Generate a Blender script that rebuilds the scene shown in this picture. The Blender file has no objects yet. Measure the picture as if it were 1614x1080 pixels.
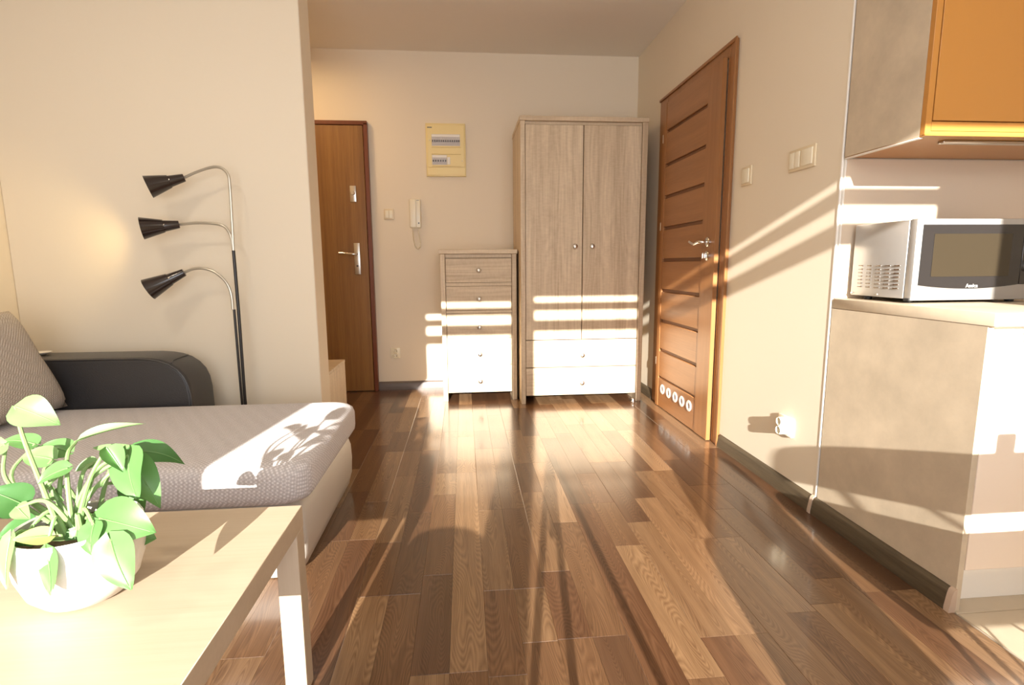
import bpy, bmesh, math, random
from mathutils import Vector, Matrix
random.seed(7)
SC = bpy.context.scene
COL = SC.collection
PI = math.pi

# ------------------------------------------------------------------ camera
F_PX = 838.8
PITCH, YAW, ROLL = .145, .0883, -.0074
CAM = Vector((0, 0, 1.0))
cp, sp, cy, sy = math.cos(PITCH), math.sin(PITCH), math.cos(YAW), math.sin(YAW)
FW = Vector((sy * cp, cy * cp, -sp))
RT0 = Vector((cy, -sy, 0))
UP0 = RT0.cross(FW)
RT = RT0 * math.cos(ROLL) + UP0 * math.sin(ROLL)
UP = UP0 * math.cos(ROLL) - RT0 * math.sin(ROLL)
cam_d = bpy.data.cameras.new('camera')
cam_d.sensor_width = 36
cam_d.lens = F_PX * 36 / 1614
cam_d.clip_start = .02
cam = bpy.data.objects.new('camera', cam_d)
COL.objects.link(cam)
m = Matrix.Identity(4)
for i in range(3):
    m[i][0], m[i][1], m[i][2], m[i][3] = RT[i], UP[i], -FW[i], CAM[i]
cam.matrix_world = m
SC.camera = cam

# ------------------------------------------------------------------ light
SC.view_settings.view_transform = 'Standard'
SC.view_settings.look = 'None'
SC.view_settings.exposure = 0.06
SC.view_settings.gamma = 1.0
SC.view_settings.use_curve_mapping = False
SC.cycles.use_denoising = True
SC.cycles.max_bounces = 8
SC.cycles.diffuse_bounces = 6
SC.cycles.glossy_bounces = 4
SC.cycles.sample_clamp_indirect = 6
SC.cycles.caustics_reflective = False
SC.cycles.caustics_refractive = False

SUN_DIR = Vector((.14, 1, -.291))
sun_d = bpy.data.lights.new('sun', 'SUN')
sun_d.energy = 17.5
sun_d.angle = math.radians(.4)
sun_d.color = (1, .95, .87)
sun = bpy.data.objects.new('sun', sun_d)
sun.rotation_euler = SUN_DIR.to_track_quat('-Z', 'Y').to_euler()
sun.location = (-1, -6, 3)
COL.objects.link(sun)

w = bpy.data.worlds.new('world')
SC.world = w
w.use_nodes = True
wn = w.node_tree
bg = wn.nodes['Background']
bg.inputs[0].default_value = (.80, .88, 1.0, 1)
bg.inputs[1].default_value = 3.0

def area(name, loc, look, sx, sy_, power, color):
    d = bpy.data.lights.new(name, 'AREA')
    d.shape = 'RECTANGLE'; d.size = sx; d.size_y = sy_; d.energy = power; d.color = color
    o = bpy.data.objects.new(name, d)
    o.location = loc
    o.rotation_euler = Vector(look).to_track_quat('-Z', 'Y').to_euler()
    COL.objects.link(o)
    return o
# daylight through the windows behind the camera
area('window_daylight', (.05, -1.13, 1.2), (0, 1, 0), 2.5, 2.0, 39, (1.0, .97, .94))
# ceiling lamps of living room and hall; an added fill light over the kitchen
area('living_room_lamp', (-1.35, .9, 2.52), (0, 0, -1), .22, .22, 11, (1, .88, .72))
area('kitchen_fill', (1.0, .2, 2.52), (0, 0, -1), .5, .5, 7, (1, .86, .68))  # unseen fill light, added to lift the ambient level
area('hall_lamp', (-1.25, 3.65, 2.52), (0, 0, -1), .25, .25, 9, (1, .68, .36))

# ------------------------------------------------------------------ materials
def new_mat(name):
    mt = bpy.data.materials.new(name)
    mt.use_nodes = True
    nt = mt.node_tree
    return mt, nt, nt.nodes['Principled BSDF']

def N(nt, kind, **kw):
    n = nt.nodes.new(kind)
    for k, v in kw.items():
        setattr(n, k, v)
    return n

def plain(name, col, rough=.5, metal=0, spec=.5, bump=0, bscale=200, coat=0, vary=0, vscale=6):
    mt, nt, b = new_mat(name)
    b.inputs['Base Color'].default_value = (*col, 1)
    b.inputs['Roughness'].default_value = rough
    b.inputs['Metallic'].default_value = metal
    b.inputs['Specular IOR Level'].default_value = spec
    b.inputs['Coat Weight'].default_value = coat
    tc = N(nt, 'ShaderNodeTexCoord')
    if bump:
        n = N(nt, 'ShaderNodeTexNoise'); n.inputs['Scale'].default_value = bscale
        n.inputs['Detail'].default_value = 3
        bp = N(nt, 'ShaderNodeBump'); bp.inputs['Strength'].default_value = bump
        bp.inputs['Distance'].default_value = .002
        nt.links.new(tc.outputs['Object'], n.inputs['Vector'])
        nt.links.new(n.outputs['Fac'], bp.inputs['Height'])
        nt.links.new(bp.outputs['Normal'], b.inputs['Normal'])
    if vary:
        n = N(nt, 'ShaderNodeTexNoise'); n.inputs['Scale'].default_value = vscale
        n.inputs['Detail'].default_value = 8; n.inputs['Roughness'].default_value = .65
        mx = N(nt, 'ShaderNodeMix', data_type='RGBA')
        mx.inputs[6].default_value = (*[c * (1 - vary) for c in col], 1)
        mx.inputs[7].default_value = (*[min(1, c * (1 + vary)) for c in col], 1)
        mr = N(nt, 'ShaderNodeMapRange'); mr.inputs[1].default_value = .3; mr.inputs[2].default_value = .7
        nt.links.new(tc.outputs['Object'], n.inputs['Vector'])
        nt.links.new(n.outputs['Fac'], mr.inputs[0])
        nt.links.new(mr.outputs[0], mx.inputs[0])
        nt.links.new(mx.outputs[2], b.inputs['Base Color'])
    return mt

def wood(name, light, dark, axis='Z', fine=120, stretch=.03, rough=.45, contrast=1.0, use_obj_color=False,
         figure=0.0, fig_scale=9, fig_n=22, coat=0, bump=.05, rand=True, spec=.5, cross=0):
    """grain running along one object axis; fine streaks plus an optional cathedral figure"""
    mt, nt, b = new_mat(name)
    tc = N(nt, 'ShaderNodeTexCoord')
    oi = N(nt, 'ShaderNodeObjectInfo')
    mp = N(nt, 'ShaderNodeMapping')
    s = {'X': (stretch, 1, 1), 'Y': (1, stretch, 1), 'Z': (1, 1, stretch)}[axis]
    mp.inputs['Scale'].default_value = s
    vec = tc.outputs['Object']
    if rand:
        mul = N(nt, 'ShaderNodeMath', operation='MULTIPLY'); mul.inputs[1].default_value = 37.0
        cmb = N(nt, 'ShaderNodeCombineXYZ')
        add = N(nt, 'ShaderNodeVectorMath', operation='ADD')
        nt.links.new(oi.outputs['Random'], mul.inputs[0])
        for k in range(3):
            nt.links.new(mul.outputs[0], cmb.inputs[k])
        nt.links.new(vec, add.inputs[0]); nt.links.new(cmb.outputs[0], add.inputs[1])
        vec = add.outputs[0]
    nt.links.new(vec, mp.inputs['Vector'])
    n1 = N(nt, 'ShaderNodeTexNoise'); n1.inputs['Scale'].default_value = fine
    n1.inputs['Detail'].default_value = 5; n1.inputs['Roughness'].default_value = .7
    nt.links.new(mp.outputs[0], n1.inputs['Vector'])
    fac = n1.outputs['Fac']
    n2 = N(nt, 'ShaderNodeTexNoise'); n2.inputs['Scale'].default_value = fine * .12
    n2.inputs['Detail'].default_value = 3
    nt.links.new(mp.outputs[0], n2.inputs['Vector'])
    mixf = N(nt, 'ShaderNodeMath', operation='ADD')
    nt.links.new(fac, mixf.inputs[0]); nt.links.new(n2.outputs['Fac'], mixf.inputs[1])
    half = N(nt, 'ShaderNodeMath', operation='MULTIPLY'); half.inputs[1].default_value = .5
    nt.links.new(mixf.outputs[0], half.inputs[0])
    fac = half.outputs[0]
    if figure:
        mp2 = N(nt, 'ShaderNodeMapping')
        f2 = stretch * 4.5
        mp2.inputs['Scale'].default_value = {'X': (f2, 1, 1), 'Y': (1, f2, 1), 'Z': (1, 1, f2)}[axis]
        nt.links.new(vec, mp2.inputs['Vector'])
        n3 = N(nt, 'ShaderNodeTexNoise'); n3.inputs['Scale'].default_value = fig_scale
        n3.inputs['Detail'].default_value = 1.5; n3.inputs['Roughness'].default_value = .4
        nt.links.new(mp2.outputs[0], n3.inputs['Vector'])
        mm = N(nt, 'ShaderNodeMath', operation='MULTIPLY'); mm.inputs[1].default_value = fig_n
        nt.links.new(n3.outputs['Fac'], mm.inputs[0])
        fr = N(nt, 'ShaderNodeMath', operation='PINGPONG'); fr.inputs[1].default_value = .5
        nt.links.new(mm.outputs[0], fr.inputs[0])
        pw = N(nt, 'ShaderNodeMath', operation='MULTIPLY'); pw.inputs[1].default_value = 2 * figure * .5
        nt.links.new(fr.outputs[0], pw.inputs[0])
        ad = N(nt, 'ShaderNodeMath', operation='ADD')
        nt.links.new(fac, ad.inputs[0]); nt.links.new(pw.outputs[0], ad.inputs[1])
        sb = N(nt, 'ShaderNodeMath', operation='SUBTRACT'); sb.inputs[1].default_value = figure * .25
        nt.links.new(ad.outputs[0], sb.inputs[0])
        fac = sb.outputs[0]
    if cross:
        mp3 = N(nt, 'ShaderNodeMapping')
        mp3.inputs['Scale'].default_value = {'X': (1, .35, .35), 'Y': (.35, 1, .35), 'Z': (.35, .35, 1)}[axis]
        nt.links.new(vec, mp3.inputs['Vector'])
        n4 = N(nt, 'ShaderNodeTexNoise'); n4.inputs['Scale'].default_value = 90
        n4.inputs['Detail'].default_value = 2
        nt.links.new(mp3.outputs[0], n4.inputs['Vector'])
        mc = N(nt, 'ShaderNodeMath', operation='MULTIPLY_ADD'); mc.inputs[1].default_value = cross
        nt.links.new(n4.outputs['Fac'], mc.inputs[0]); nt.links.new(fac, mc.inputs[2])
        sc2 = N(nt, 'ShaderNodeMath', operation='SUBTRACT'); sc2.inputs[1].default_value = cross * .5
        nt.links.new(mc.outputs[0], sc2.inputs[0])
        fac = sc2.outputs[0]
    mr = N(nt, 'ShaderNodeMapRange')
    mr.inputs[1].default_value = .5 - .2 / contrast; mr.inputs[2].default_value = .5 + .2 / contrast
    nt.links.new(fac, mr.inputs[0])
    if use_obj_color:
        d = N(nt, 'ShaderNodeVectorMath', operation='MULTIPLY'); d.inputs[1].default_value = dark
        l = N(nt, 'ShaderNodeVectorMath', operation='MULTIPLY'); l.inputs[1].default_value = light
        nt.links.new(oi.outputs['Color'], d.inputs[0]); nt.links.new(oi.outputs['Color'], l.inputs[0])
        mx = N(nt, 'ShaderNodeMix', data_type='RGBA')
        nt.links.new(mr.outputs[0], mx.inputs[0])
        nt.links.new(l.outputs[0], mx.inputs[6]); nt.links.new(d.outputs[0], mx.inputs[7])
    else:
        mx = N(nt, 'ShaderNodeMix', data_type='RGBA')
        mx.inputs[6].default_value = (*light, 1); mx.inputs[7].default_value = (*dark, 1)
        nt.links.new(mr.outputs[0], mx.inputs[0])
    nt.links.new(mx.outputs[2], b.inputs['Base Color'])
    b.inputs['Roughness'].default_value = rough
    b.inputs['Coat Weight'].default_value = coat
    b.inputs['Coat Roughness'].default_value = .13
    b.inputs['Specular IOR Level'].default_value = spec
    if bump:
        bp = N(nt, 'ShaderNodeBump'); bp.inputs['Strength'].default_value = bump
        bp.inputs['Distance'].default_value = .001; bp.invert = True
        nt.links.new(mr.outputs[0], bp.inputs['Height'])
        nt.links.new(bp.outputs['Normal'], b.inputs['Normal'])
    return mt

def mesh_fabric(name, col, col2, cell=.0085):
    mt, nt, b = new_mat(name)
    tc = N(nt, 'ShaderNodeTexCoord')
    v = N(nt, 'ShaderNodeTexVoronoi'); v.inputs['Scale'].default_value = 1 / cell
    v.inputs['Randomness'].default_value = .12
    mp = N(nt, 'ShaderNodeMapping'); mp.inputs['Rotation'].default_value = (.6, .5, .8)
    nt.links.new(tc.outputs['Object'], mp.inputs['Vector']); nt.links.new(mp.outputs[0], v.inputs['Vector'])
    mr = N(nt, 'ShaderNodeMapRange'); mr.inputs[1].default_value = .18; mr.inputs[2].default_value = .6
    nt.links.new(v.outputs['Distance'], mr.inputs[0])
    mx = N(nt, 'ShaderNodeMix', data_type='RGBA')
    mx.inputs[6].default_value = (*col2, 1); mx.inputs[7].default_value = (*col, 1)
    nt.links.new(mr.outputs[0], mx.inputs[0])
    nt.links.new(mx.outputs[2], b.inputs['Base Color'])
    bp = N(nt, 'ShaderNodeBump'); bp.inputs['Strength'].default_value = .5; bp.inputs['Distance'].default_value = .002
    nt.links.new(mr.outputs[0], bp.inputs['Height']); nt.links.new(bp.outputs['Normal'], b.inputs['Normal'])
    b.inputs['Roughness'].default_value = .9
    b.inputs['Sheen Weight'].default_value = .15
    return mt

def leaf_mat(name, col, col2):
    mt, nt, b = new_mat(name)
    tc = N(nt, 'ShaderNodeTexCoord')
    n = N(nt, 'ShaderNodeTexNoise'); n.inputs['Scale'].default_value = 22; n.inputs['Detail'].default_value = 3
    nt.links.new(tc.outputs['Object'], n.inputs['Vector'])
    mx = N(nt, 'ShaderNodeMix', data_type='RGBA')
    mx.inputs[6].default_value = (*col, 1); mx.inputs[7].default_value = (*col2, 1)
    nt.links.new(n.outputs['Fac'], mx.inputs[0])
    nt.links.new(mx.outputs[2], b.inputs['Base Color'])
    b.inputs['Roughness'].default_value = .42
    tr = N(nt, 'ShaderNodeBsdfTranslucent')
    nt.links.new(mx.outputs[2], tr.inputs['Color'])
    ms = N(nt, 'ShaderNodeMixShader'); ms.inputs[0].default_value = .22
    out = nt.nodes['Material Output']
    nt.links.new(b.outputs[0], ms.inputs[1]); nt.links.new(tr.outputs[0], ms.inputs[2])
    nt.links.new(ms.outputs[0], out.inputs[0])
    return mt

M = {}
M['wall'] = plain('cream_wall_paint', (.80, .715, .575), .7, bump=.08, bscale=300, spec=.25)
M['ceiling'] = plain('ceiling_paint', (.80, .75, .67), .85, spec=.2)
M['floor'] = wood('laminate_strip', (1.2, 1.2, 1.2), (.42, .34, .29), 'Y', fine=260, stretch=.03, rough=.30, coat=.7,
                  contrast=.8, use_obj_color=True, figure=.42, fig_scale=9, fig_n=75, bump=.015, spec=.3)
M['subfloor'] = plain('laminate_core', (.30, .24, .18), .7)
M['tile'] = plain('beige_floor_tile', (.52, .44, .33), .3, vary=.06, vscale=5)
M['grout'] = plain('tile_grout', (.45, .38, .30), .8)
M['oak'] = wood('pale_sonoma_oak', (.75, .62, .44), (.49, .37, .24), 'Z', fine=75, stretch=.03, rough=.5, contrast=1.35,
                figure=.14, fig_scale=6, fig_n=14, cross=.15)
M['oak_h'] = wood('pale_sonoma_oak_crosswise', (.75, .62, .44), (.49, .37, .24), 'X', fine=75, stretch=.03, rough=.5,
                  contrast=1.35, figure=.14, fig_scale=6, fig_n=14, cross=.15)
M['oak_dark'] = plain('cabinet_inside', (.28, .20, .13), .7)
M['entry'] = wood('entry_door_veneer', (.35, .175, .05), (.16, .07, .02), 'Z', fine=230, stretch=.02, rough=.4, contrast=1.0)
M['entry_frame'] = wood('entry_frame_veneer', (.20, .055, .02), (.11, .03, .012), 'Z', fine=150, stretch=.02, rough=.35)
M['door'] = wood('oak_door_veneer', (.40, .185, .068), (.26, .11, .038), 'Y', fine=160, stretch=.03, rough=.32, contrast=.9,
                 spec=.5)
M['door_v'] = wood('oak_door_veneer_upright', (.40, .185, .068), (.26, .11, .038), 'Z', fine=160, stretch=.03, rough=.32,
                   contrast=.9, spec=.5)
M['groove'] = plain('door_groove', (.20, .085, .035), .5)
M['birch'] = wood('birch_table_foil', (.53, .43, .32), (.43, .335, .23), 'X', fine=110, stretch=.02, rough=.38, contrast=.8)
M['birch_v'] = wood('birch_table_foil_upright', (.53, .43, .32), (.43, .335, .23), 'Z', fine=110, stretch=.02, rough=.38,
                    contrast=.8)
M['dark_wood'] = wood('dark_skirting', (.13, .095, .055), (.045, .032, .018), 'Y', fine=110, stretch=.05, rough=.5, contrast=1.3)
M['dark_wood_x'] = wood('dark_skirting_back', (.16, .12, .10), (.07, .055, .045), 'X', fine=120, stretch=.04, rough=.4)
M['raw_wood'] = plain('raw_skirting_end', (.50, .38, .29), .8)
M['stone'] = plain('beige_stone_laminate', (.56, .47, .35), .45, vary=.13, vscale=7, bump=.03, bscale=60)
M['orange'] = plain('orange_lacquer', (.50, .225, .05), .32, spec=.5)
M['cream_front'] = plain('cream_lacquer_front', (.86, .74, .62), .3)
M['white'] = plain('white_plastic_trim', (.85, .82, .76), .35)
M['glass_panel'] = plain('beige_gloss_splashback', (.70, .58, .45), .12, spec=.6)
M['silver'] = plain('silver_paint', (.45, .44, .425), .36, metal=.5)
M['steel'] = plain('brushed_steel', (.68, .66, .62), .28, metal=1)
M['chrome'] = plain('chrome', (.8, .79, .77), .12, metal=1)
M['gold_steel'] = plain('brushed_nickel', (.62, .56, .46), .32, metal=1)
M['black_glass'] = plain('black_glass', (.02, .018, .018), .06, spec=.7)
M['screen_mesh'] = plain('oven_window_screen', (.035, .026, .015), .3)
M['black'] = plain('black_plastic', (.02, .02, .02), .45)
M['cream_plastic'] = plain('cream_plastic', (.74, .63, .44), .3)
M['ivory'] = plain('ivory_plastic', (.84, .78, .62), .3)
M['yellow_plastic'] = plain('yellowed_plastic', (.85, .70, .34), .35)
M['yellow_dark'] = plain('yellowed_plastic_dark', (.70, .55, .24), .4)  # darker yellow plastic for the ridges
M['grey_plastic'] = plain('grey_breaker_plastic', (.60, .57, .56), .4)
M['dark_grey'] = plain('dark_grey_plastic', (.12, .12, .13), .4)
M['leather_black'] = plain('black_leather', (.030, .029, .031), .36, bump=.35, bscale=260, spec=.6)
M['leather_grey'] = plain('grey_leather', (.52, .48, .43), .42, bump=.3, bscale=260)
M['fabric'] = mesh_fabric('grey_mesh_fabric', (.46, .435, .44), (.72, .69, .70))
M['fabric_pillow'] = mesh_fabric('grey_pillow_fabric', (.33, .28, .23), (.58, .52, .46), .0065)
M['lamp_black'] = plain('black_lamp_enamel', (.022, .014, .012), .16, spec=.7)
M['lamp_pole'] = plain('black_lamp_pole', (.02, .018, .018), .3)
M['lamp_grey'] = plain('grey_lamp_tube', (.50, .46, .38), .35, metal=.7)
M['concrete'] = plain('pale_concrete_glaze', (.60, .57, .53), .38, vary=.07, vscale=40)
M['soil'] = plain('dark_soil', (.09, .055, .03), .95, bump=1, bscale=180)
M['leaf'] = leaf_mat('green_leaf', (.075, .20, .055), (.135, .285, .085))
M['leaf_pale'] = leaf_mat('pale_leaf', (.15, .29, .10), (.22, .37, .14))
M['leaf_dark'] = leaf_mat('dark_leaf', (.04, .13, .035), (.09, .22, .06))
M['leaf_yellow'] = leaf_mat('yellowing_leaf', (.42, .45, .12), (.32, .45, .16))
M['stem'] = leaf_mat('leaf_stem', (.22, .37, .13), (.29, .43, .18))
M['ring'] = plain('white_vent_ring', (.82, .80, .76), .3)
M['shadow_curtain'] = plain('beige_curtain', (.62, .52, .40), .9)

bulb, nt_, b_ = new_mat('warm_bulb')
b_.inputs['Emission Color'].default_value = (1, .75, .38, 1)
b_.inputs['Emission Strength'].default_value = 12
M['bulb'] = bulb

# ------------------------------------------------------------------ mesh tools
class MB:
    def __init__(self):
        self.bm = bmesh.new()

    def _add(self, tmp):
        me = bpy.data.meshes.new('t'); tmp.to_mesh(me); tmp.free()
        self.bm.from_mesh(me); bpy.data.meshes.remove(me)
        return self

    def box(self, x0, x1, y0, y1, z0, z1, bev=0, seg=1, mtx=None):
        t = bmesh.new()
        bmesh.ops.create_cube(t, size=1)
        for v in t.verts:
            v.co = Vector(((x0 + x1) / 2 + v.co.x * (x1 - x0), (y0 + y1) / 2 + v.co.y * (y1 - y0),
                           (z0 + z1) / 2 + v.co.z * (z1 - z0)))
        if bev:
            bmesh.ops.bevel(t, geom=t.edges[:], offset=bev, segments=seg, profile=.5, affect='EDGES', clamp_overlap=True)
        if mtx is not None:
            bmesh.ops.transform(t, matrix=mtx, verts=t.verts)
        return self._add(t)

    def rings(self, rings, close=True, cap=True):
        """loft rings of equal point count"""
        t = self.bm
        vs = [[t.verts.new(p) for p in r] for r in rings]
        n = len(vs[0])
        for a, b in zip(vs, vs[1:]):
            for i in range(n if close else n - 1):
                j = (i + 1) % n
                try:
                    t.faces.new((a[i], a[j], b[j], b[i]))
                except ValueError:
                    pass
        if cap and close:
            for r in (vs[0], vs[-1]):
                try:
                    t.faces.new(r)
                except ValueError:
                    pass
        return self

    def tube(self, pts, r, seg=10, cap=True):
        pts = [Vector(p) for p in pts]
        rad = r if isinstance(r, (list, tuple)) else [r] * len(pts)
        rings = []
        prev = None
        for i, p in enumerate(pts):
            a = pts[max(0, i - 1)]; b = pts[min(len(pts) - 1, i + 1)]
            d = (b - a).normalized()
            if prev is None:
                up = Vector((0, 0, 1)) if abs(d.z) < .9 else Vector((1, 0, 0))
                u = d.cross(up).normalized()
            else:
                u = (prev - d * prev.dot(d)).normalized()
            prev = u
            v = d.cross(u)
            rings.append([p + (u * math.cos(2 * PI * k / seg) + v * math.sin(2 * PI * k / seg)) * rad[i] for k in range(seg)])
        return self.rings(rings, True, cap)

    def lathe(self, prof, c, axis=(0, 0, 1), seg=28, cap=True):
        """prof: (radius, distance along axis)"""
        q = Vector((0, 0, 1)).rotation_difference(Vector(axis).normalized())
        c = Vector(c)
        rings = []
        for r, h in prof:
            rings.append([c + q @ Vector((max(r, 1e-5) * math.cos(2 * PI * k / seg), max(r, 1e-5) * math.sin(2 * PI * k / seg), h))
                          for k in range(seg)])
        return self.rings(rings, True, cap)

    def prism(self, poly, axis, a0, a1, bev=0, seg=2):
        """poly: 2-D outline, extruded along axis 'X','Y' or 'Z'"""
        t = bmesh.new()
        def P(u, v, a):
            return {'X': (a, u, v), 'Y': (u, a, v), 'Z': (u, v, a)}[axis]
        lo = [t.verts.new(P(u, v, a0)) for u, v in poly]
        hi = [t.verts.new(P(u, v, a1)) for u, v in poly]
        n = len(poly)
        f0 = t.faces.new(lo); f1 = t.faces.new(hi)
        for i in range(n):
            j = (i + 1) % n
            t.faces.new((lo[i], lo[j], hi[j], hi[i]))
        bmesh.ops.recalc_face_normals(t, faces=t.faces)
        if bev:
            es = set(f0.edges) | set(f1.edges)
            bmesh.ops.bevel(t, geom=list(es), offset=bev, segments=seg, profile=.5, affect='EDGES', clamp_overlap=True)
        return self._add(t)

    def mesh(self, name, offset=Vector((0, 0, 0)), smooth=40):
        bm = self.bm
        bmesh.ops.recalc_face_normals(bm, faces=bm.faces)
        if offset.length:
            bmesh.ops.translate(bm, verts=bm.verts, vec=-offset)
        me = bpy.data.meshes.new(name)
        bm.to_mesh(me); bm.free()
        if smooth:
            for p in me.polygons:
                p.use_smooth = True
            me.set_sharp_from_angle(angle=math.radians(smooth))
        return me

def rrect(x0, x1, y0, y1, r, z, k=6):
    pts = []
    r = min(r, (x1 - x0) / 2 - 1e-4, (y1 - y0) / 2 - 1e-4)
    for cx, cy_, a0 in ((x1 - r, y1 - r, 0), (x0 + r, y1 - r, 90), (x0 + r, y0 + r, 180), (x1 - r, y0 + r, 270)):
        for i in range(k + 1):
            a = math.radians(a0 + 90 * i / k)
            pts.append(Vector((cx + r * math.cos(a), cy_ + r * math.sin(a), z)))
    return pts

class Thing:
    def __init__(self, name, label=None, cat=None, base=(0, 0, 0), group=None, kind=None):
        self.base = Vector(base)
        o = bpy.data.objects.new(name, None)
        o.empty_display_size = .05
        o.location = self.base
        COL.objects.link(o)
        if label: o['label'] = label
        if cat: o['category'] = cat
        if group: o['group'] = group
        if kind: o['kind'] = kind
        self.o = o

    def part(self, name, mb, mat, parent=None, label=None, smooth=40, kind=None):
        me = mb.mesh(name, self.base, smooth)
        me.materials.append(M[mat])
        o = bpy.data.objects.new(name, me)
        COL.objects.link(o)
        o.parent = parent or self.o
        if label: o['label'] = label
        if kind: o['kind'] = kind
        return o

def single(name, mb, mat, label=None, cat=None, base=(0, 0, 0), group=None, kind=None, smooth=40):
    me = mb.mesh(name, Vector(base), smooth)
    me.materials.append(M[mat])
    o = bpy.data.objects.new(name, me)
    o.location = base
    COL.objects.link(o)
    if label: o['label'] = label
    if cat: o['category'] = cat
    if group: o['group'] = group
    if kind: o['kind'] = kind
    return o

def copy_tree(o, parent=None):
    c = o.copy(); COL.objects.link(c)
    if parent: c.parent = parent
    for ch in list(o.children):
        copy_tree(ch, c)
    return c

def text_mesh(txt, size):
    cu = bpy.data.curves.new('txt', 'FONT'); cu.body = txt; cu.size = size; cu.extrude = .0004
    cu.align_x = 'CENTER'; cu.align_y = 'CENTER'; cu.resolution_u = 3
    ob = bpy.data.objects.new('txt', cu)
    me = bpy.data.meshes.new_from_object(ob)
    bpy.data.objects.remove(ob); bpy.data.curves.remove(cu)
    return me

def at(u, v, ax, val):
    """the world point that the photograph's pixel (u, v) shows on the plane axis = val"""
    d = FW + RT * ((u - 807) / F_PX) - UP * ((v - 540) / F_PX)
    t = (val - CAM[ax]) / d[ax]
    return CAM + d * t

def curve_pts(ctrl, n=8):
    """Catmull-Rom through control points"""
    P = [Vector(c) for c in ctrl]
    P = [P[0] * 2 - P[1]] + P + [P[-1] * 2 - P[-2]]
    out = []
    for i in range(1, len(P) - 2):
        for k in range(n):
            t = k / n
            a, b, c, d = P[i - 1], P[i], P[i + 1], P[i + 2]
            out.append(.5 * ((2 * b) + (c - a) * t + (2 * a - 5 * b + 4 * c - d) * t * t + (3 * b - a - 3 * c + d) * t ** 3))
    out.append(P[-2])
    return out

# ------------------------------------------------------------------ setting
D, RX, H = 4.307, 1.388, 2.591       # back wall, right wall, ceiling
LX, YW, KX = -2.174, -1.20, 3.0      # left wall, window wall, far kitchen wall
PY0, PY1, PX = 2.80, 2.98, -.756     # partition
KY = 1.91                            # kitchen back wall

# floor ---------------------------------------------------------------
floor = single('floor', MB().box(LX, KX, YW, D, -.06, -.009), 'subfloor', kind='structure')
def plank_mesh(x0, x1, y0, y1, cl, cr):
    mb = MB()
    e = .0006
    zt = 0
    def ring(z, a, b, c): return [Vector((x0 + a, y0 + c, z)), Vector((x1 - b, y0 + c, z)), Vector((x1 - b, y1 - c, z)), Vector((x0 + a, y1 - c, z))]
    mb.rings([ring(-.009, .0002, .0002, .0003), ring(-.0005, .0002, .0002, .0003), ring(zt, cl, cr, .0006)])
    return mb
PAL = [(.185, .105, .056), (.125, .068, .038), (.24, .145, .078), (.31, .20, .112), (.20, .112, .058), (.150, .078, .042),
       (.265, .165, .092), (.35, .23, .135)]
BW, BL = .192, 1.29
joint = {0: 1.523, 1: 1.287, 2: 2.09, 3: 1.257, -2: 1.53, -1: 2.485, 4: 1.76, 5: 2.22, 6: 1.4, -3: 1.88, -4: 1.3}
n_pl = 0
rest = MB()
rnd = random.Random(3)
for k in range(-12, 8):
    bx0 = .040 + BW * k
    bx1 = bx0 + BW
    if bx0 >= RX: continue
    j0 = joint.get(k, rnd.uniform(0, BL))
    yb = j0 - BL * math.ceil((j0 - YW) / BL)
    while yb < D:
        for s in (0, 1):
            sx0 = bx0 + BW / 2 * s; sx1 = sx0 + BW / 2
            a = rnd.choice((.32, .43, .55, .65, .86, 2.0))
            cuts = [0] + [a + q for q in (0, .62) if a + q < BL - .12] + [BL]
            last = None
            for c0, c1 in zip(cuts, cuts[1:]):
                y0, y1 = max(yb + c0, YW), min(yb + c1, D)
                x0, x1 = max(sx0, LX), min(sx1, RX - .001)
                if y1 - y0 < .01 or x1 - x0 < .008: continue
                cl = .0014 if s == 0 else .0003
                cr = .0003 if s == 0 else .0014
                vis = y1 > .95 and x1 > -.85 - .0 and not (x1 < PX - .05 and y0 > 1.3 and y1 < 3.0)
                if vis:
                    mb = plank_mesh(x0, x1, y0, y1, cl, cr)
                    c = Vector(((x0 + x1) / 2, (y0 + y1) / 2, 0))
                    me = mb.mesh('plank', c, 0); me.materials.append(M['floor'])
                    o = bpy.data.objects.new('plank', me); COL.objects.link(o)
                    o.location = c; o.parent = floor
                    ci = rnd.randrange(len(PAL))
                    if ci == last: ci = (ci + 3) % len(PAL)
                    last = ci
                    v = rnd.uniform(.92, 1.1)
                    o.color = (PAL[ci][0] * v * .80, PAL[ci][1] * v * .75, PAL[ci][2] * v * .69, 1)
                    n_pl += 1
                else:
                    rest.box(x0, x1, y0, y1, -.009, 0)
        yb += BL
print('planks', n_pl)
me = rest.mesh('plank', smooth=0); me.materials.append(M['floor'])
o = bpy.data.objects.new('plank', me); COL.objects.link(o); o.parent = floor; o['kind'] = 'stuff'
o.color = (.2, .1, .05, 1)

# kitchen floor tiles
tiles = Thing('floor_tiled', base=(RX, YW, 0), kind='structure')
tiles.part('grout_bed', MB().box(RX + .001, KX, YW, KY, -.009, -.002), 'grout')
for i in range(5):
    for j in range(10):
        x0 = RX + .003 + i * .333; y0 = 1.30 - (j + 0) * .333 - .02
        y1 = y0 + .33; x1 = min(x0 + .33, KX)
        y0c = max(y0, YW)
        if y1 <= YW or x1 - x0 < .02: continue
        tiles.part('tile', MB().box(x0, x1, y0c, y1, -.008, .0005, .0012), 'tile')

def st(name, mb, mat='wall'):
    return single(name, mb, mat, kind='structure', smooth=0)

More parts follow.
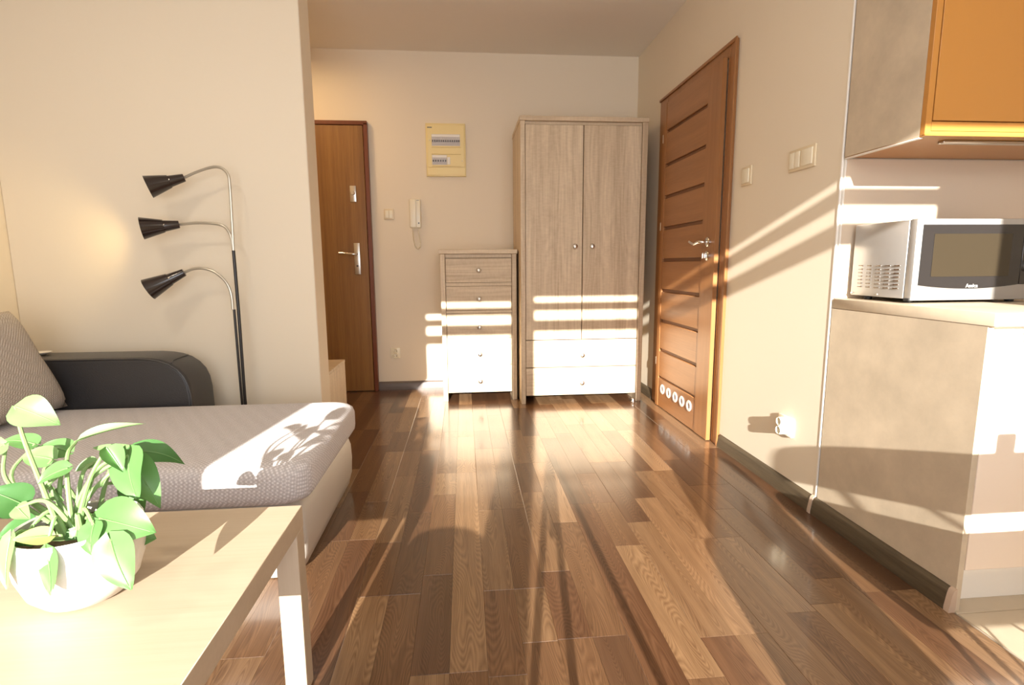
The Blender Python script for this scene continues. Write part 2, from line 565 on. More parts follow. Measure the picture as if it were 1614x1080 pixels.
st('ceiling', MB().box(LX - .1, KX + .1, YW - .1, D + .1, H, H + .08), 'ceiling')
st('wall_back', MB().box(LX - .1, RX + .25, D, D + .1, 0, H))
st('wall_left', MB().box(LX - .1, LX, YW, D, 0, H))
mb = MB().box(LX, PX, PY0, PY1, 0, H, .006, 2)
st('wall_partition', mb)
st('wall_right', MB().box(RX, RX + .2, KY, D, 0, H))
st('wall_kitchen', MB().box(RX + .2, KX, KY, KY + .1, 0, H))
st('wall_kitchen_side', MB().box(KX, KX + .1, YW, KY + .1, 0, H))
# window wall: three tall openings with two bars across their heads
OPEN = [(-1.20, -.375), (-.205, .545), (.60, 1.335)]
ZB, ZT = .10, 2.222
wb = MB()
xs = [LX] + [q for o_ in OPEN for q in o_] + [KX]
for a, b in zip(xs[0::2], xs[1::2]):
    wb.box(a, b, YW - .06, YW, 0, H)
for a, b in OPEN:
    wb.box(a, b, YW - .06, YW, 0, ZB)
    wb.box(a, b, YW - .06, YW, ZT, H)
st('wall_window', wb)
for i, (a, b) in enumerate(OPEN):
    wt = Thing('window_%d' % (i + 1), base=(a, YW, ZB), kind='structure')
    for z0, z1 in ((2.120, 2.182), (1.975, 2.056)):
        wt.part('transom_bar', MB().box(a, b, YW - .05, YW - .02, z0, z1, .003), 'white')

# baseboards (skirting)
def skirt(name, mb, mat):
    return single(name, mb, mat, kind='structure')
prof = [(0, 0), (.020, 0), (.020, .012), (.014, .05), (.010, .064), (.004, .069), (0, .069)]
skirt('baseboard_right', MB().prism([(RX - x, z) for x, z in prof], 'Y', 1.925, 2.712).prism([(RX - x, z) for x, z in prof], 'Y', 3.77, D), 'dark_wood')
skirt('baseboard_kitchen', MB().prism([(RX - .0005 - x, z) for x, z in prof], 'Y', 1.302, 1.905), 'dark_wood')
skirt('trim_1', MB().prism([(RX - .0005 - x * 1.05, z * 1.04) for x, z in prof], 'Y', 1.284, 1.3015), 'raw_wood')
skirt('trim_2', MB().prism([(RX - x * 1.15, z * 1.05) for x, z in prof], 'Y', 1.906, 1.924), 'raw_wood')
skirt('baseboard_back', MB().prism([(D - x, z) for x, z in prof], 'X', -.702, RX - .02), 'dark_wood_x')
# white corner trim along the end of the painted wall
skirt('trim_3', MB().box(RX - .002, RX + .006, KY - .004, KY + .003, .07, H, .0008), 'white')
# glossy splashback
skirt('trim_4', MB().box(RX + .012, KX, KY - .012, KY - .001, .866, 1.374, .001), 'glass_panel')
skirt('trim_5', MB().box(RX + .007, RX + .012, KY - .012, KY - .001, .866, 1.374, .001), 'white')

# ------------------------------------------------------------------ entry door (back wall)
dr = Thing('door_1', base=(-1.17, D, 0), kind='structure')
dr.o['label'] = 'brown veneered entry door behind the partition wall, with steel lock plates'
fx0, fx1 = -1.66, -.703
fr = MB().box(fx1 - .030, fx1, D - .05, D - .001, 0, 2.06, .003)
fr.box(fx0, fx0 + .03, D - .05, D - .001, 0, 2.06, .003)
fr.box(fx0, fx1, D - .05, D - .001, 2.045, 2.075, .003)
dr.part('door_frame', fr, 'entry_frame')
leaf = dr.part('door_leaf', MB().box(fx0 + .032, fx1 - .034, D - .042, D - .001, .008, 2.043, .002), 'entry')
yl = D - .043
hp = dr.part('handle_plate', MB().box(-.842, -.798, yl - .007, yl, .935, 1.175, .003, 2), 'steel', leaf)
dr.part('lock_cylinder', MB().lathe([(.0, 0), (.008, 0), (.008, .006), (0, .006)], (-.82, yl - .013, 1.00), (0, 1, 0), 12), 'dark_grey', leaf)
dr.part('door_handle', MB().tube(curve_pts([(-.818, yl - .005, 1.09), (-.82, yl - .04, 1.09), (-.84, yl - .052, 1.09),
                                            (-.90, yl - .054, 1.095), (-.945, yl - .054, 1.097)], 5), .0095), 'chrome', leaf)
dr.part('lock_plate', MB().box(-.852, -.806, yl - .006, yl, 1.483, 1.603, .003, 2), 'steel', leaf)
dr.part('lock_knob', MB().lathe([(.016, 0), (.016, .012), (.013, .016), (0, .016)], (-.829, yl - .006, 1.548), (0, -1, 0), 16), 'steel', leaf)

# ------------------------------------------------------------------ bathroom door (right wall)
d2 = Thing('door_2', base=(RX, 3.24, 0), kind='structure')
d2.o['label'] = 'oak-coloured interior door with horizontal boards and a row of vent rings'
XF = RX - .012
f = MB()
f.box(XF, RX - .0005, 2.718, 2.785, 0, 2.11, .004)
f.box(XF, RX - .0005, 3.62, 3.765, 0, 2.11, .004)
f.box(XF, RX - .0005, 2.785, 3.62, 2.045, 2.11, .004)
f.box(XF - .010, XF, 2.712, 2.730, 0, 2.115, .003)
f.box(XF - .010, XF, 2.730, 3.765, 2.097, 2.115, .003)
f.box(XF, RX - .0005, 2.785, 2.80, 0, 2.045, .001)
d2.part('door_frame', f, 'door_v')
X1, X0 = XF - .003, XF - .028
lf = d2.part('door_leaf', MB().box(X1 - .008, X1, 2.806, 3.615, .006, 2.043), 'groove')
d2.part('stile', MB().box(X0, X1, 2.803, 2.965, .005, 2.045, .0015), 'door_v', lf)
zs = [1.870, 1.655, 1.45, 1.245, 1.035, .83, .622, .418, .222]
edges = [2.045] + zs + [.005]
for i in range(10):
    top = edges[i] - (.022 if i else 0)
    bot = edges[i + 1]
    if i == 9: top = edges[i]-.014
    d2.part('board', MB().box(X0 + .003, X1, 2.967, 3.57, bot, top, .002), 'door', lf)
d2.part('stile', MB().box(X0, X1, 3.572, 3.617, .005, 2.045, .0015), 'door_v', lf)
for yv in (3.486, 3.376, 3.264, 3.156, 3.048):
    rg = d2.part('vent_ring', MB().lathe([(.017, 0), (.033, 0), (.035, .003), (.032, .006), (.020, .006), (.016, .001)],
                                         (X0 + .003, yv, .141), (-1, 0, 0), 24, cap=False), 'ring', lf)
    d2.part('vent_hole', MB().lathe([(0, 0), (.017, 0), (.017, .001), (0, .001)], (X0 + .0028, yv, .141), (-1, 0, 0), 16), 'groove', rg)
yh = 2.885
d2.part('handle_rose', MB().lathe([(.026, 0), (.026, .006), (.022, .009), (0, .009)], (X0, yh, 1.117), (-1, 0, 0), 20), 'chrome', lf)
d2.part('door_handle', MB().tube(curve_pts([(X0, yh, 1.117), (X0 - .035, yh, 1.117), (X0 - .048, yh + .02, 1.117),
                                            (X0 - .048, yh + .07, 1.108), (X0 - .046, yh + .11, 1.116), (X0 - .046, yh + .14, 1.124)], 5),
                                 [.009] * 20 + [.008] * 6), 'chrome', lf)
d2.part('lock_rose', MB().lathe([(.026, 0), (.026, .006), (.022, .009), (0, .009)], (X0, yh, 1.042), (-1, 0, 0), 20), 'chrome', lf)
d2.part('lock_turn', MB().box(X0 - .032, X0 - .009, yh - .004, yh + .004, 1.026, 1.058, .003, 2), 'chrome', lf)
for zh in (1.80, 1.225, .295):
    d2.part('hinge', MB().lathe([(.006, 0), (.006, .05), (.004, .054), (0, .054)], (X0 + .004, 3.624, zh), (0, 0, 1), 10), 'steel')

# ------------------------------------------------------------------ wardrobe
def knob(t, parent, x, y, z, r=.0175):
    return t.part('knob', MB().lathe([(.005, 0), (.005, .010), (r * .8, .013), (r, .018), (r * .9, .024), (r * .5, .028), (0, .029)],
                              (x, y, z), (0, -1, 0), 16), 'steel', parent)
wd = Thing('wardrobe', 'tall two-door pale oak wardrobe with two bottom drawers in the corner', 'wardrobe', (.838, 4.01, 0))
wx0, wx1, wy, wyb, wz = .396, 1.280, 3.728, 4.28, 1.99
wd.part('top_panel', MB().box(wx0 - .004, wx1 + .004, wy - .004, wyb, wz - .030, wz, .002), 'oak_h')
for a, b in ((wx0, wx0 + .032), (wx1 - .038, wx1)):
    wd.part('side_panel', MB().box(a, b, wy, wyb, 0, wz - .0305, .0015), 'oak')
wd.part('carcass', MB().box(wx0 + .033, wx1 - .039, wy + .03, wyb - .005, .06, wz - .031), 'oak_dark')
wd.part('top_rail', MB().box(wx0 + .033, wx1 - .039, wy + .018, wy + .030, 1.94, wz - .031, .001), 'oak_h')
xm = .832
for a, b, kx in ((wx0 + .035, xm - .003, .777), (xm + .003, wx1 - .041, .899)):
    dd = wd.part('door', MB().box(a, b, wy + .004, wy + .022, .468, 1.936, .0015), 'oak')
    knob(wd, dd, kx, wy + .004, 1.124)
for z0, z1, zk in ((.268, .462, .352), (.060, .262, .148)):
    dd = wd.part('drawer', MB().box(wx0 + .035, wx1 - .041, wy + .004, wy + .022, z0, z1, .0015), 'oak_h')
    knob(wd, dd, .838, wy + .004, zk)
# ------------------------------------------------------------------ chest of drawers
cd = Thing('chest_of_drawers', 'narrow five-drawer pale oak chest standing left of the wardrobe', 'chest of drawers', (.107, 4.08, 0))
cx0, cx1, cyf, cyb = -.168, .379, 3.869, 4.28
cd.part('top_panel', MB().box(cx0 - .010, cx1 + .006, cyf - .010, cyb, 1.080, 1.110, .002), 'oak_h')
for a, b in ((cx0, cx0 + .034), (cx1 - .034, cx1)):
    cd.part('side_panel', MB().box(a, b, cyf, cyb, 0, 1.0795, .0015), 'oak')
cd.part('carcass', MB().box(cx0 + .035, cx1 - .035, cyf + .026, cyb - .005, .066, 1.079), 'oak_dark')
cd.part('top_rail', MB().box(cx0 + .035, cx1 - .035, cyf + .014, cyf + .026, 1.052, 1.079, .001), 'oak_h')
for z0, z1, zk in ((.876, 1.048, .963), (.674, .849, .758), (.472, .652, .552), (.272, .465, .352), (.064, .265, .149)):
    dd = cd.part('drawer', MB().box(cx0 + .037, cx1 - .037, cyf + .004, cyf + .022, z0, z1, .0015), 'oak_h')
    knob(cd, dd, .106, cyf + .004, zk)
for z0, z1 in ((.850, .875), (.653, .673), (.466, .471), (.266, .271)):
    cd.part('rail', MB().box(cx0 + .035, cx1 - .035, cyf + .008, cyf + .025, z0 + .001, z1 - .001, .0005), 'oak_h')
single('door_stop', MB().lathe([(.016, 0), (.017, .004), (.013, .010), (.012, .026), (.008, .030), (0, .030)], (0, 0, 0), seg=16), 'steel',
       'small steel door stop on the floor at the right foot of the wardrobe', 'door stop', (0, 0, 0)).location = (1.212, 3.70, 0)

# ------------------------------------------------------------------ shoe cabinet behind the partition
sb = Thing('shoe_cabinet', 'low pale oak box cabinet standing behind the partition by the entry door', 'cabinet', (-.9, 3.2, 0))
sb.part('top_panel', MB().box(-1.15, -.758, 2.985, 3.385, .400, .418, .002), 'oak_h')
sb.part('side_panel', MB().box(-.776, -.760, 2.987, 3.385, 0, .3995, .001), 'oak')
sb.part('carcass', MB().box(-1.148, -.777, 2.987, 3.383, 0, .3995, .001), 'oak_h')

# ------------------------------------------------------------------ fuse box
fb = Thing('consumer_unit', 'yellowed plastic fuse box high on the back wall with two rows of breakers', 'fuse box', (-.12, D, 1.68))
y = D - .001
case = fb.part('case', MB().box(-.270, .032, y - .022, y, 1.680, 2.072, .004, 2), 'yellow_plastic')
fb.part('cover', MB().box(-.258, .022, y - .027, y - .022, 1.748, 2.060, .002), 'yellow_plastic')
fb.part('lower_strip', MB().box(-.262, .026, y - .026, y - .022, 1.688, 1.742, .002), 'yellow_plastic')
for x0, x1, z0, z1, nb, w_ in ((-.226, -.010, 1.905, 1.990, 13, .216), (-.226, -.113, 1.765, 1.838, 6, .113)):
    pl = fb.part('breaker_row', MB().box(x0, x1, y - .029, y - .027, z0, z1, .001), 'grey_plastic')
    fb.part('label_strip', MB().box(x0 + .002, x1 - .002, y - .0300, y - .029, z1 - .019, z1 - .003), 'white', pl)
    for i in range(nb):
        bx = x0 + (i + .5) * w_ / nb
        br = fb.part('breaker', MB().box(bx - .0068, bx + .0068, y - .034, y - .029, z0 + .010, z1 - .022, .001), 'grey_plastic', pl)
        fb.part('breaker_lever', MB().box(bx - .0042, bx + .0042, y - .040, y - .034, (z0 + z1) / 2 - .015, (z0 + z1) / 2 - .001, .001), 'dark_grey', pl)
fb.part('blank_cover', MB().box(-.110, -.088, y - .031, y - .027, 1.768, 1.822, .001), 'white')
fb.part('screw', MB().lathe([(.004, 0), (.004, .002), (0, .002)], (-.240, y - .027, 1.945), (0, -1, 0), 10), 'gold_steel')
fb.part('screw', MB().lathe([(.004, 0), (.004, .002), (0, .002)], (.004, y - .027, 1.795), (0, -1, 0), 10), 'gold_steel')
fb.part('maker_mark', MB().box(-.258, -.222, y - .0276, y - .027, 2.036, 2.043), 'dark_grey')
for zz in (1.905 - .012, 1.838 + .004, 1.765 - .012):
    fb.part('ridge', MB().box(-.228, -.006, y - .030, y - .027, zz, zz + .004, .001), 'yellow_dark')

# intercom
ic = Thing('intercom_handset', 'ivory intercom handset on the back wall with coiled cord hanging below', 'intercom', (-.37, D, 1.28))
ic.part('wall_plate', MB().box(-.412, -.325, y - .030, y, 1.290, 1.510, .008, 3), 'ivory')
ic.part('receiver', MB().box(-.408, -.360, y - .040, y - .030, 1.294, 1.508, .006, 3), 'ivory')
ic.part('button', MB().lathe([(.006, 0), (.006, .003), (0, .003)], (-.342, y - .030, 1.326), (0, -1, 0), 14), 'dark_grey')
ic.part('maker_mark', MB().box(-.355, -.335, y - .0305, y - .030, 1.497, 1.501), 'dark_grey')
pp = curve_pts([(-.385, y - .03, 1.294), (-.388, y - .014, 1.25), (-.385, y - .012, 1.20), (-.375, y - .012, 1.15), (-.357, y - .012, 1.132),
                (-.338, y - .012, 1.15), (-.337, y - .012, 1.20), (-.346, y - .014, 1.25), (-.352, y - .02, 1.292)], 26)
hx = []
for i, p in enumerate(pp):
    a = i * 1.15
    t_ = (pp[min(i + 1, len(pp) - 1)] - pp[max(i - 1, 0)]).normalized()
    n1_ = Vector((0, 1, 0)); n2_ = t_.cross(n1_)
    hx.append(p + (n1_ * math.cos(a) + n2_ * math.sin(a)) * .0045)
ic.part('cord', MB().tube(hx, .0026, 6), 'ivory')

# switches and sockets
def wall_switch(name, label, cat, c, w_, h_, facing, rockers, group=None, mat='cream_plastic'):
    """facing: '-Y' on the back wall, '-X' on the right wall; c is the centre on the wall"""
    t = Thing(name, label, cat, c, group)
    cx_, cy_, cz_ = c
    def bx(a0, a1, z0, z1, d0, d1, bev, m_, nm, par=None):
        if facing == '-Y':
            b_ = MB().box(cx_ + a0, cx_ + a1, cy_ - d1, cy_ - d0, cz_ + z0, cz_ + z1, bev, 2)
        else:
            b_ = MB().box(cx_ - d1, cx_ - d0, cy_ + a0, cy_ + a1, cz_ + z0, cz_ + z1, bev, 2)
        return t.part(nm, b_, m_, par)
    bx(-w_ / 2, w_ / 2, -h_ / 2, h_ / 2, .0005, .010, .003, mat, 'frame')
    for a0, a1 in rockers:
        bx(a0, a1, -h_ / 2 + .012, h_ / 2 - .012, .010, .0155, .002, 'ivory', 'rocker')
    return t
t = wall_switch('light_switch', 'small cream light switch on the back wall right of the entry door', 'switch', (-.572, D, 1.396), .076, .080, '-Y',
            [(-.027, -.002), (.001, .027)], 'light switches on the walls')
wall_switch('light_switch', 'single cream light switch on the right wall next to the oak door', 'switch', (RX, 2.571, 1.42), .088, .090, '-X',
            [(-.031, .031)], 'light switches on the walls')
wall_switch('light_switch', 'wide double-frame light switch on the right wall near the kitchen cabinet', 'switch', (RX, 2.140, 1.42), .172, .088, '-X',
            [(-.074, -.006), (.006, .040), (.042, .074)], 'light switches on the walls')

def socket(label, c, facing, n=2, w_=.076, h_=.085):
    t = Thing('power_socket', label, 'socket', c, 'power sockets low on the walls')
    cx_, cy_, cz_ = c
    ax = (0, -1, 0) if facing == '-Y' else (-1, 0, 0)
    A = Vector(ax)
    if facing == '-Y':
        t.part('frame', MB().box(cx_ - w_ / 2, cx_ + w_ / 2, cy_ - .010, cy_ - .0005, cz_ - h_ / 2, cz_ + h_ / 2, .003, 2), 'ivory')
    else:
        t.part('frame', MB().box(cx_ - .012, cx_ - .0005, cy_ - w_ / 2, cy_ + w_ / 2, cz_ - h_ / 2, cz_ + h_ / 2, .003, 2), 'ivory')
    dep = .010 if facing == '-Y' else .030
    for s in (-1, 1):
        c0 = Vector(c) + A * .009 + Vector((0, 0, s * .0195))
        so = t.part('socket_outlet', MB().lathe([(.020, 0), (.0195, dep), (.017, dep + .003), (.015, dep), (.014, .004), (0, .004)], c0, ax, 20), 'ivory')
        t.part('earth_pin', MB().lathe([(.0025, 0), (.0025, .008), (0, .009)], c0 + A * .004 + Vector((0, 0, .007)), ax, 8), 'steel', so)
        for q in (-1, 1):
            side = Vector((1, 0, 0)) if facing == '-Y' else Vector((0, 1, 0))
            t.part('socket_hole', MB().lathe([(.0026, 0), (.0026, .001), (0, .001)], c0 + A * .0042 + side * q * .008 - Vector((0, 0, .003)), ax, 8), 'black', so)
    return t
socket('small ivory power socket low on the back wall between entry door and chest', (-.563, D, .302), '-Y')
socket('protruding ivory double power socket low on the sunlit right wall', (RX, 2.125, .300), '-X', w_=.10, h_=.085)

# ------------------------------------------------------------------ kitchen
bc = Thing('base_cabinet', 'kitchen base cabinet with beige stone-look side panel and cream front', 'cabinet', (1.9, 1.6, 0))
bc.part('side_panel', MB().box(RX, RX + .018, 1.290, KY - .010, 0, .828, .0008), 'stone')
bc.part('carcass', MB().box(RX + .019, 2.6, 1.312, KY - .013, .10, .826), 'white')
bc.part('kickplate', MB().box(RX + .019, 2.6, 1.340, 1.356, .0008, .122, .0008), 'white')
for i, (a, b) in enumerate(((RX + .022, 1.985), (1.989, 2.58))):
    dd = bc.part('cabinet_door', MB().box(a, b, 1.292, 1.311, .124, .818, .0015), 'cream_front')
    bc.part('door_handle', MB().box(a + .085, a + .085 + .16, 1.268, 1.292, .806, .812, .001).box(a + .085, a + .085 + .16, 1.265, 1.2685, .790, .812, .001), 'steel', dd)
wt = single('worktop', MB().box(RX - .002, 2.6, 1.272, KY - .013, .8285, .8655, .003, 2), 'stone',
            'beige stone-look kitchen worktop under the microwave', 'worktop', (1.9, 1.6, .8285))

wc = Thing('wall_cabinet', 'orange kitchen wall cabinet with beige stone-look side above the microwave', 'cabinet', (2.0, 1.73, 1.375))
ub, ut, uy = 1.376, 2.30, 1.557
wc.part('side_panel', MB().box(RX, RX + .016, uy + .0185, KY - .012, ub + .002, ut, .0008), 'stone')
wc.part('front_edge', MB().box(RX, RX + .020, uy, uy + .018, ub + .003, ut, .001), 'orange')
wc.part('bottom_panel', MB().box(RX + .003, 2.6, uy + .001, KY - .013, ub, ub + .0135, .001), 'orange')
wc.part('front_rail', MB().box(RX + .0205, 2.6, uy, uy + .018, ub + .014, 1.417, .001), 'orange')
wc.part('carcass', MB().box(RX + .0165, 2.6, uy + .019, KY - .013, ub + .014, ut), 'orange')
wc.part('cabinet_door', MB().box(RX + .0225, 1.990, uy - .001, uy + .018, 1.420, ut - .003, .001), 'orange')
wc.part('cabinet_door', MB().box(1.993, 2.597, uy - .001, uy + .018, 1.420, ut - .003, .001), 'orange')
wc.part('edge_strip', MB().box(RX - .001, RX + .014, uy + .02, KY - .014, ub - .005, ub - .0005, .001), 'white')
wc.part('light_strip', MB().box(1.50, 2.3, uy + .05, uy + .075, ub - .009, ub - .0005, .002), 'steel')

# microwave
mw = Thing('microwave', 'silver microwave oven with black glass door standing on the worktop', 'microwave', (1.65, 1.73, .8655))
x0, x1, y0, y1, z0, z1 = 1.437, 1.885, 1.605, 1.875, .876, 1.134
mw.part('body', MB().box(x0, x1, y0 + .030, y1, z0 + .004, z1, .003, 2), 'silver')
front = mw.part('front_frame', MB().box(x0 + .002, x1 - .0005, y0, y0 + .028, z0 - .001, z1 + .002, .003, 2), 'silver')
def curve_panel(xa, xb, ya, yb, za, zb, sag, mbx=None, n=16):
    """a pane whose lower edge sags in a shallow arc"""
    poly = [(xa + (xb - xa) * i / n, za - sag * (1 - (2 * i / n - 1) ** 2)) for i in range(n + 1)] + [(xb, zb), (xa, zb)]
    return (mbx or MB()).prism(poly, 'Y', ya, yb)
pane = mw.part('door_pane', curve_panel(x0 + .022, x1 - .075, y0 - .004, y0 - .0003, .925, 1.117, .012), 'black_glass')
mw.part('window_screen', MB().box(x0 + .060, x1 - .115, y0 - .0052, y0 - .0042, .952, 1.088, .0003), 'screen_mesh', pane)
mw.part('control_panel', MB().box(x1 - .072, x1 - .012, y0 - .004, y0 - .0003, .925, 1.117, .001), 'black_glass')
mw.part('control_dial', MB().lathe([(.020, 0), (.019, .014), (0, .015)], (x1 - .042, y0 - .004, 1.06), (0, -1, 0), 24), 'silver')
mw.part('control_dial', MB().lathe([(.020, 0), (.019, .014), (0, .015)], (x1 - .042, y0 - .004, .985), (0, -1, 0), 24), 'silver')
me = text_mesh('Amica', .017); me.name = 'logo'
me.materials.append(M['white'])
lg = bpy.data.objects.new('logo', me); COL.objects.link(lg); lg.parent = mw.o
lg.rotation_euler = (PI / 2, 0, 0); lg.location = Vector((1.645, y0 - .0048, .9215)) - mw.base
for c in range(5):
    for r in range(7):
        yy = 1.655 + c * .041 + (.0); zz = .910 + r * .0125
        mw.part('vent_slot', MB().box(x0 - .0022, x0 + .001, yy, yy + .024, zz, zz + .0052, .001), 'chrome')
        if True:
            pass
for fx in (x0 + .04, x1 - .04):
    for fy in (y0 + .05, y1 - .04):
        mw.part('foot', MB().lathe([(.012, 0), (.014, .008), (.013, .0105), (0, .0105)], (fx, fy, .8657), (0, 0, 1), 12), 'black')
mw.part('screw', MB().lathe([(.004, 0), (.003, .003), (0, .003)], (x0, 1.745, .888), (-1, 0, 0), 8), 'steel')
mw.part('screw', MB().lathe([(.004, 0), (.003, .003), (0, .003)], (x0, 1.868, .888), (-1, 0, 0), 8), 'steel')
mw.part('hinge', MB().box(x0 - .001, x0 + .016, y0 + .004, y0 + .026, .874, .882, .001), 'black')

# ------------------------------------------------------------------ sofa bed
sf = Thing('sofa_bed', 'sofa bed with grey mesh-fabric seat, grey leather base and black leather armrest', 'sofa', (-1.3, 2.05, 0))
sx0, sx1, sy0, sy1 = -2.0, -.498, 1.610, 2.435
def lofted(spec, k=7):
    mb = MB()
    mb.rings([rrect(a, b, c, d, r, z, k) for z, a, b, c, d, r in spec])
    return mb
def base_spec():
    out = []
    for z, e in ((.003, .035), (.02, .018), (.07, .004), (.14, 0), (.20, .003), (.235, .014), (.255, .034), (.262, .05)):
        out.append((z, sx0, sx1 - .025 - e, sy0 + .012 + e, sy1, .07))
    return out
bs = sf.part('base', lofted(base_spec()), 'leather_grey')
sf.part('piping', MB().tube([(sx1 - .028 - .07 + .07 * math.sin(1.2) - e, sy0 + .014 + .07 - .07 * math.cos(1.2) + e, z)
                             for z, e in ((.01, .028), (.02, .018), (.07, .004), (.14, 0), (.20, .003), (.235, .014), (.255, .034))], .0035, 6), 'leather_grey', bs)
cs = []
for z, e in ((.262, .030), (.266, .014), (.28, .003), (.30, 0), (.355, 0), (.375, .006), (.388, .020), (.394, .040), (.396, .07)):
    cs.append((z, sx0 + e, sx1 - e, sy0 + e, sy1 - e, .085 - e * .3))
sf.part('seat_cushion', lofted(cs, 9), 'fabric', smooth=60)
# armrest: profile in XZ
ap = [(-2.15, .03), (-2.15, .608)]
ap += [(-1.44, .606), (-1.39, .602), (-1.35, .594), (-1.31, .578), (-1.276, .553), (-1.25, .520), (-1.235, .480), (-1.228, .43), (-1.226, .30), (-1.226, .03)]
ar = sf.part('armrest', MB().prism(ap, 'Y', 2.448, 2.665, .018, 4), 'leather_black', smooth=50)
sf.part('piping', MB().tube([(x + (.012 if x < -2 else -.006), 2.4505, z - .006) for x, z in ap[1:]], .004, 6), 'leather_black', ar)
sf.part('seam', MB().tube([(-1.305, 2.458, .578), (-1.318, 2.50, .5845), (-1.322, 2.56, .5865), (-1.322, 2.64, .5860)], .002, 5), 'leather_black', ar)
sf.part('backrest', lofted([(z, LX + .006, LX + .165 - e, 1.62 + e, 2.44, .05) for z, e in ((.40, 0), (.50, 0), (.53, .01), (.545, .03))]), 'leather_black')

# pillow leaning in the corner of the sofa
def pillow(name, label, c, size, thick, rot, mat, n=18):
    bm = bmesh.new()
    grid = {}
    for s in (1, -1):
        for i in range(n + 1):
            for j in range(n + 1):
                u, v = 2 * i / n - 1, 2 * j / n - 1
                edge = max(0, (1 - u ** 4)) * max(0, (1 - v ** 4))
                h = thick / 2 * edge ** .42
                pinch = 1 - .07 * (1 - abs(u * v)) * max(abs(u), abs(v)) ** 2
                p = Vector((u * size / 2 * pinch, v * size / 2 * pinch, s * h))
                if i in (0, n) or j in (0, n):
                    if s == 1: grid[(0, i, j)] = bm.verts.new(p)
                    grid[(s, i, j)] = grid[(0, i, j)]
                else:
                    grid[(s, i, j)] = bm.verts.new(p)
        for i in range(n):
            for j in range(n):
                q = [grid[(s, i, j)], grid[(s, i + 1, j)], grid[(s, i + 1, j + 1)], grid[(s, i, j + 1)]]
                try: bm.faces.new(q if s == 1 else q[::-1])
                except ValueError: pass
    mb = MB(); mb.bm = bm
    o = single(name, mb, mat, label, 'pillow', smooth=70)
    o.location = c
    o.rotation_euler = rot
    return o
pil = pillow('throw_pillow', 'grey mesh-fabric throw pillow leaning at the left end of the sofa', (0, 0, 0), .46, .15, (0, 0, 0), 'fabric_pillow')
ly_ = Vector((-.40, .03, .85)).normalized()
lx_ = Vector((.10, 1, 0)); lx_ = (lx_ - ly_ * lx_.dot(ly_)).normalized()
R3 = Matrix((lx_, ly_, lx_.cross(ly_))).transposed()
pil.rotation_euler = R3.to_euler()
pil.location = Vector((-1.755, 2.185, .418)) + ly_ * .215

single('saucer', MB().lathe([(.0, 0), (.020, 0), (.024, .004), (.040, .010), (.0405, .012), (.022, .008), (0, .007)], (0, 0, 0)), 'white',
       'small white saucer lying at the left end of the black armrest', 'saucer').location = (-1.93, 2.58, .6095)

# ------------------------------------------------------------------ coffee table
ct = Thing('coffee_table', 'birch-coloured square-legged coffee table in the left foreground', 'table', (-.836, .934, 0))
tx0, tx1, ty0, ty1 = -1.286, -.386, .660, 1.210
ct.part('tabletop', MB().box(tx0, tx1, ty0, ty1, .400, .450, .0012), 'birch')
for a in (tx0, tx1 - .05):
    for b in (ty0, ty1 - .05):
        ct.part('leg', MB().box(a + .0005, a + .0495, b + .0005, b + .0495, 0, .3998, .0012), 'birch_v')

# ------------------------------------------------------------------ potted plant
PC = Vector((-.652, .900, .450))
pp_ = Thing('potted_plant', 'philodendron with broad green leaves in a pale round pot on the coffee table', 'plant', PC)
pp_.part('pot', MB().lathe([(0, .0008), (.046, .0008), (.060, .006), (.078, .028), (.089, .062), (.0925, .090), (.0905, .124), (.088, .130), (.084, .128),
                            (.084, .100), (0, .098)], PC, seg=40, cap=False), 'concrete')
pp_.part('soil', MB().lathe([(0, .116), (.05, .115), (.0835, .111), (.0835, .101), (0, .101)], PC, seg=24, cap=False), 'soil')

def make_leaf(base, tip, width, nhint, mat, fold=.25, droop=.15, th='leaf', heart=.18, notch=.1):
    base, tip = Vector(base), Vector(tip)
    ax = tip - base; L = ax.length; ax.normalize()
    nh = Vector(nhint); nh = (nh - ax * nh.dot(ax)).normalized()
    sd = ax.cross(nh).normalized()
    nu, nv = 12, 8
    bm = bmesh.new()
    rows = []
    for i in range(nu + 1):
        t = i / nu
        wv = (math.sin(PI * min(1, t * 1.0) ** .62) ** .85) * (1 - .12 * t) if 0 < t < 1 else 0
        wv = max(wv, .02)
        row = []
        for j in range(nv + 1):
            s = 2 * j / nv - 1
            back = -heart * L * (abs(s) ** 1.5) * (1 - t) ** 3
            p = base + ax * (t * L + back) + sd * (s * width / 2 * wv) + nh * (abs(s) ** 1.3 * fold * width / 2 * wv)
            p += nh * (-droop * L * (t ** 2) + droop * L * .55 * math.sin(PI * t)) + nh * .003 * math.sin(t * 7 + s * 2) * abs(s) * width / .08
            row.append(bm.verts.new(p))
        rows.append(row)
    for a, b in zip(rows, rows[1:]):
        for j in range(nv):
            bm.faces.new((a[j], a[j + 1], b[j + 1], b[j]))
    make_leaf.rib = [r[nv // 2].co + nh * .0006 for r in rows[:-1]]
    mb = MB(); mb.bm = bm
    return mb

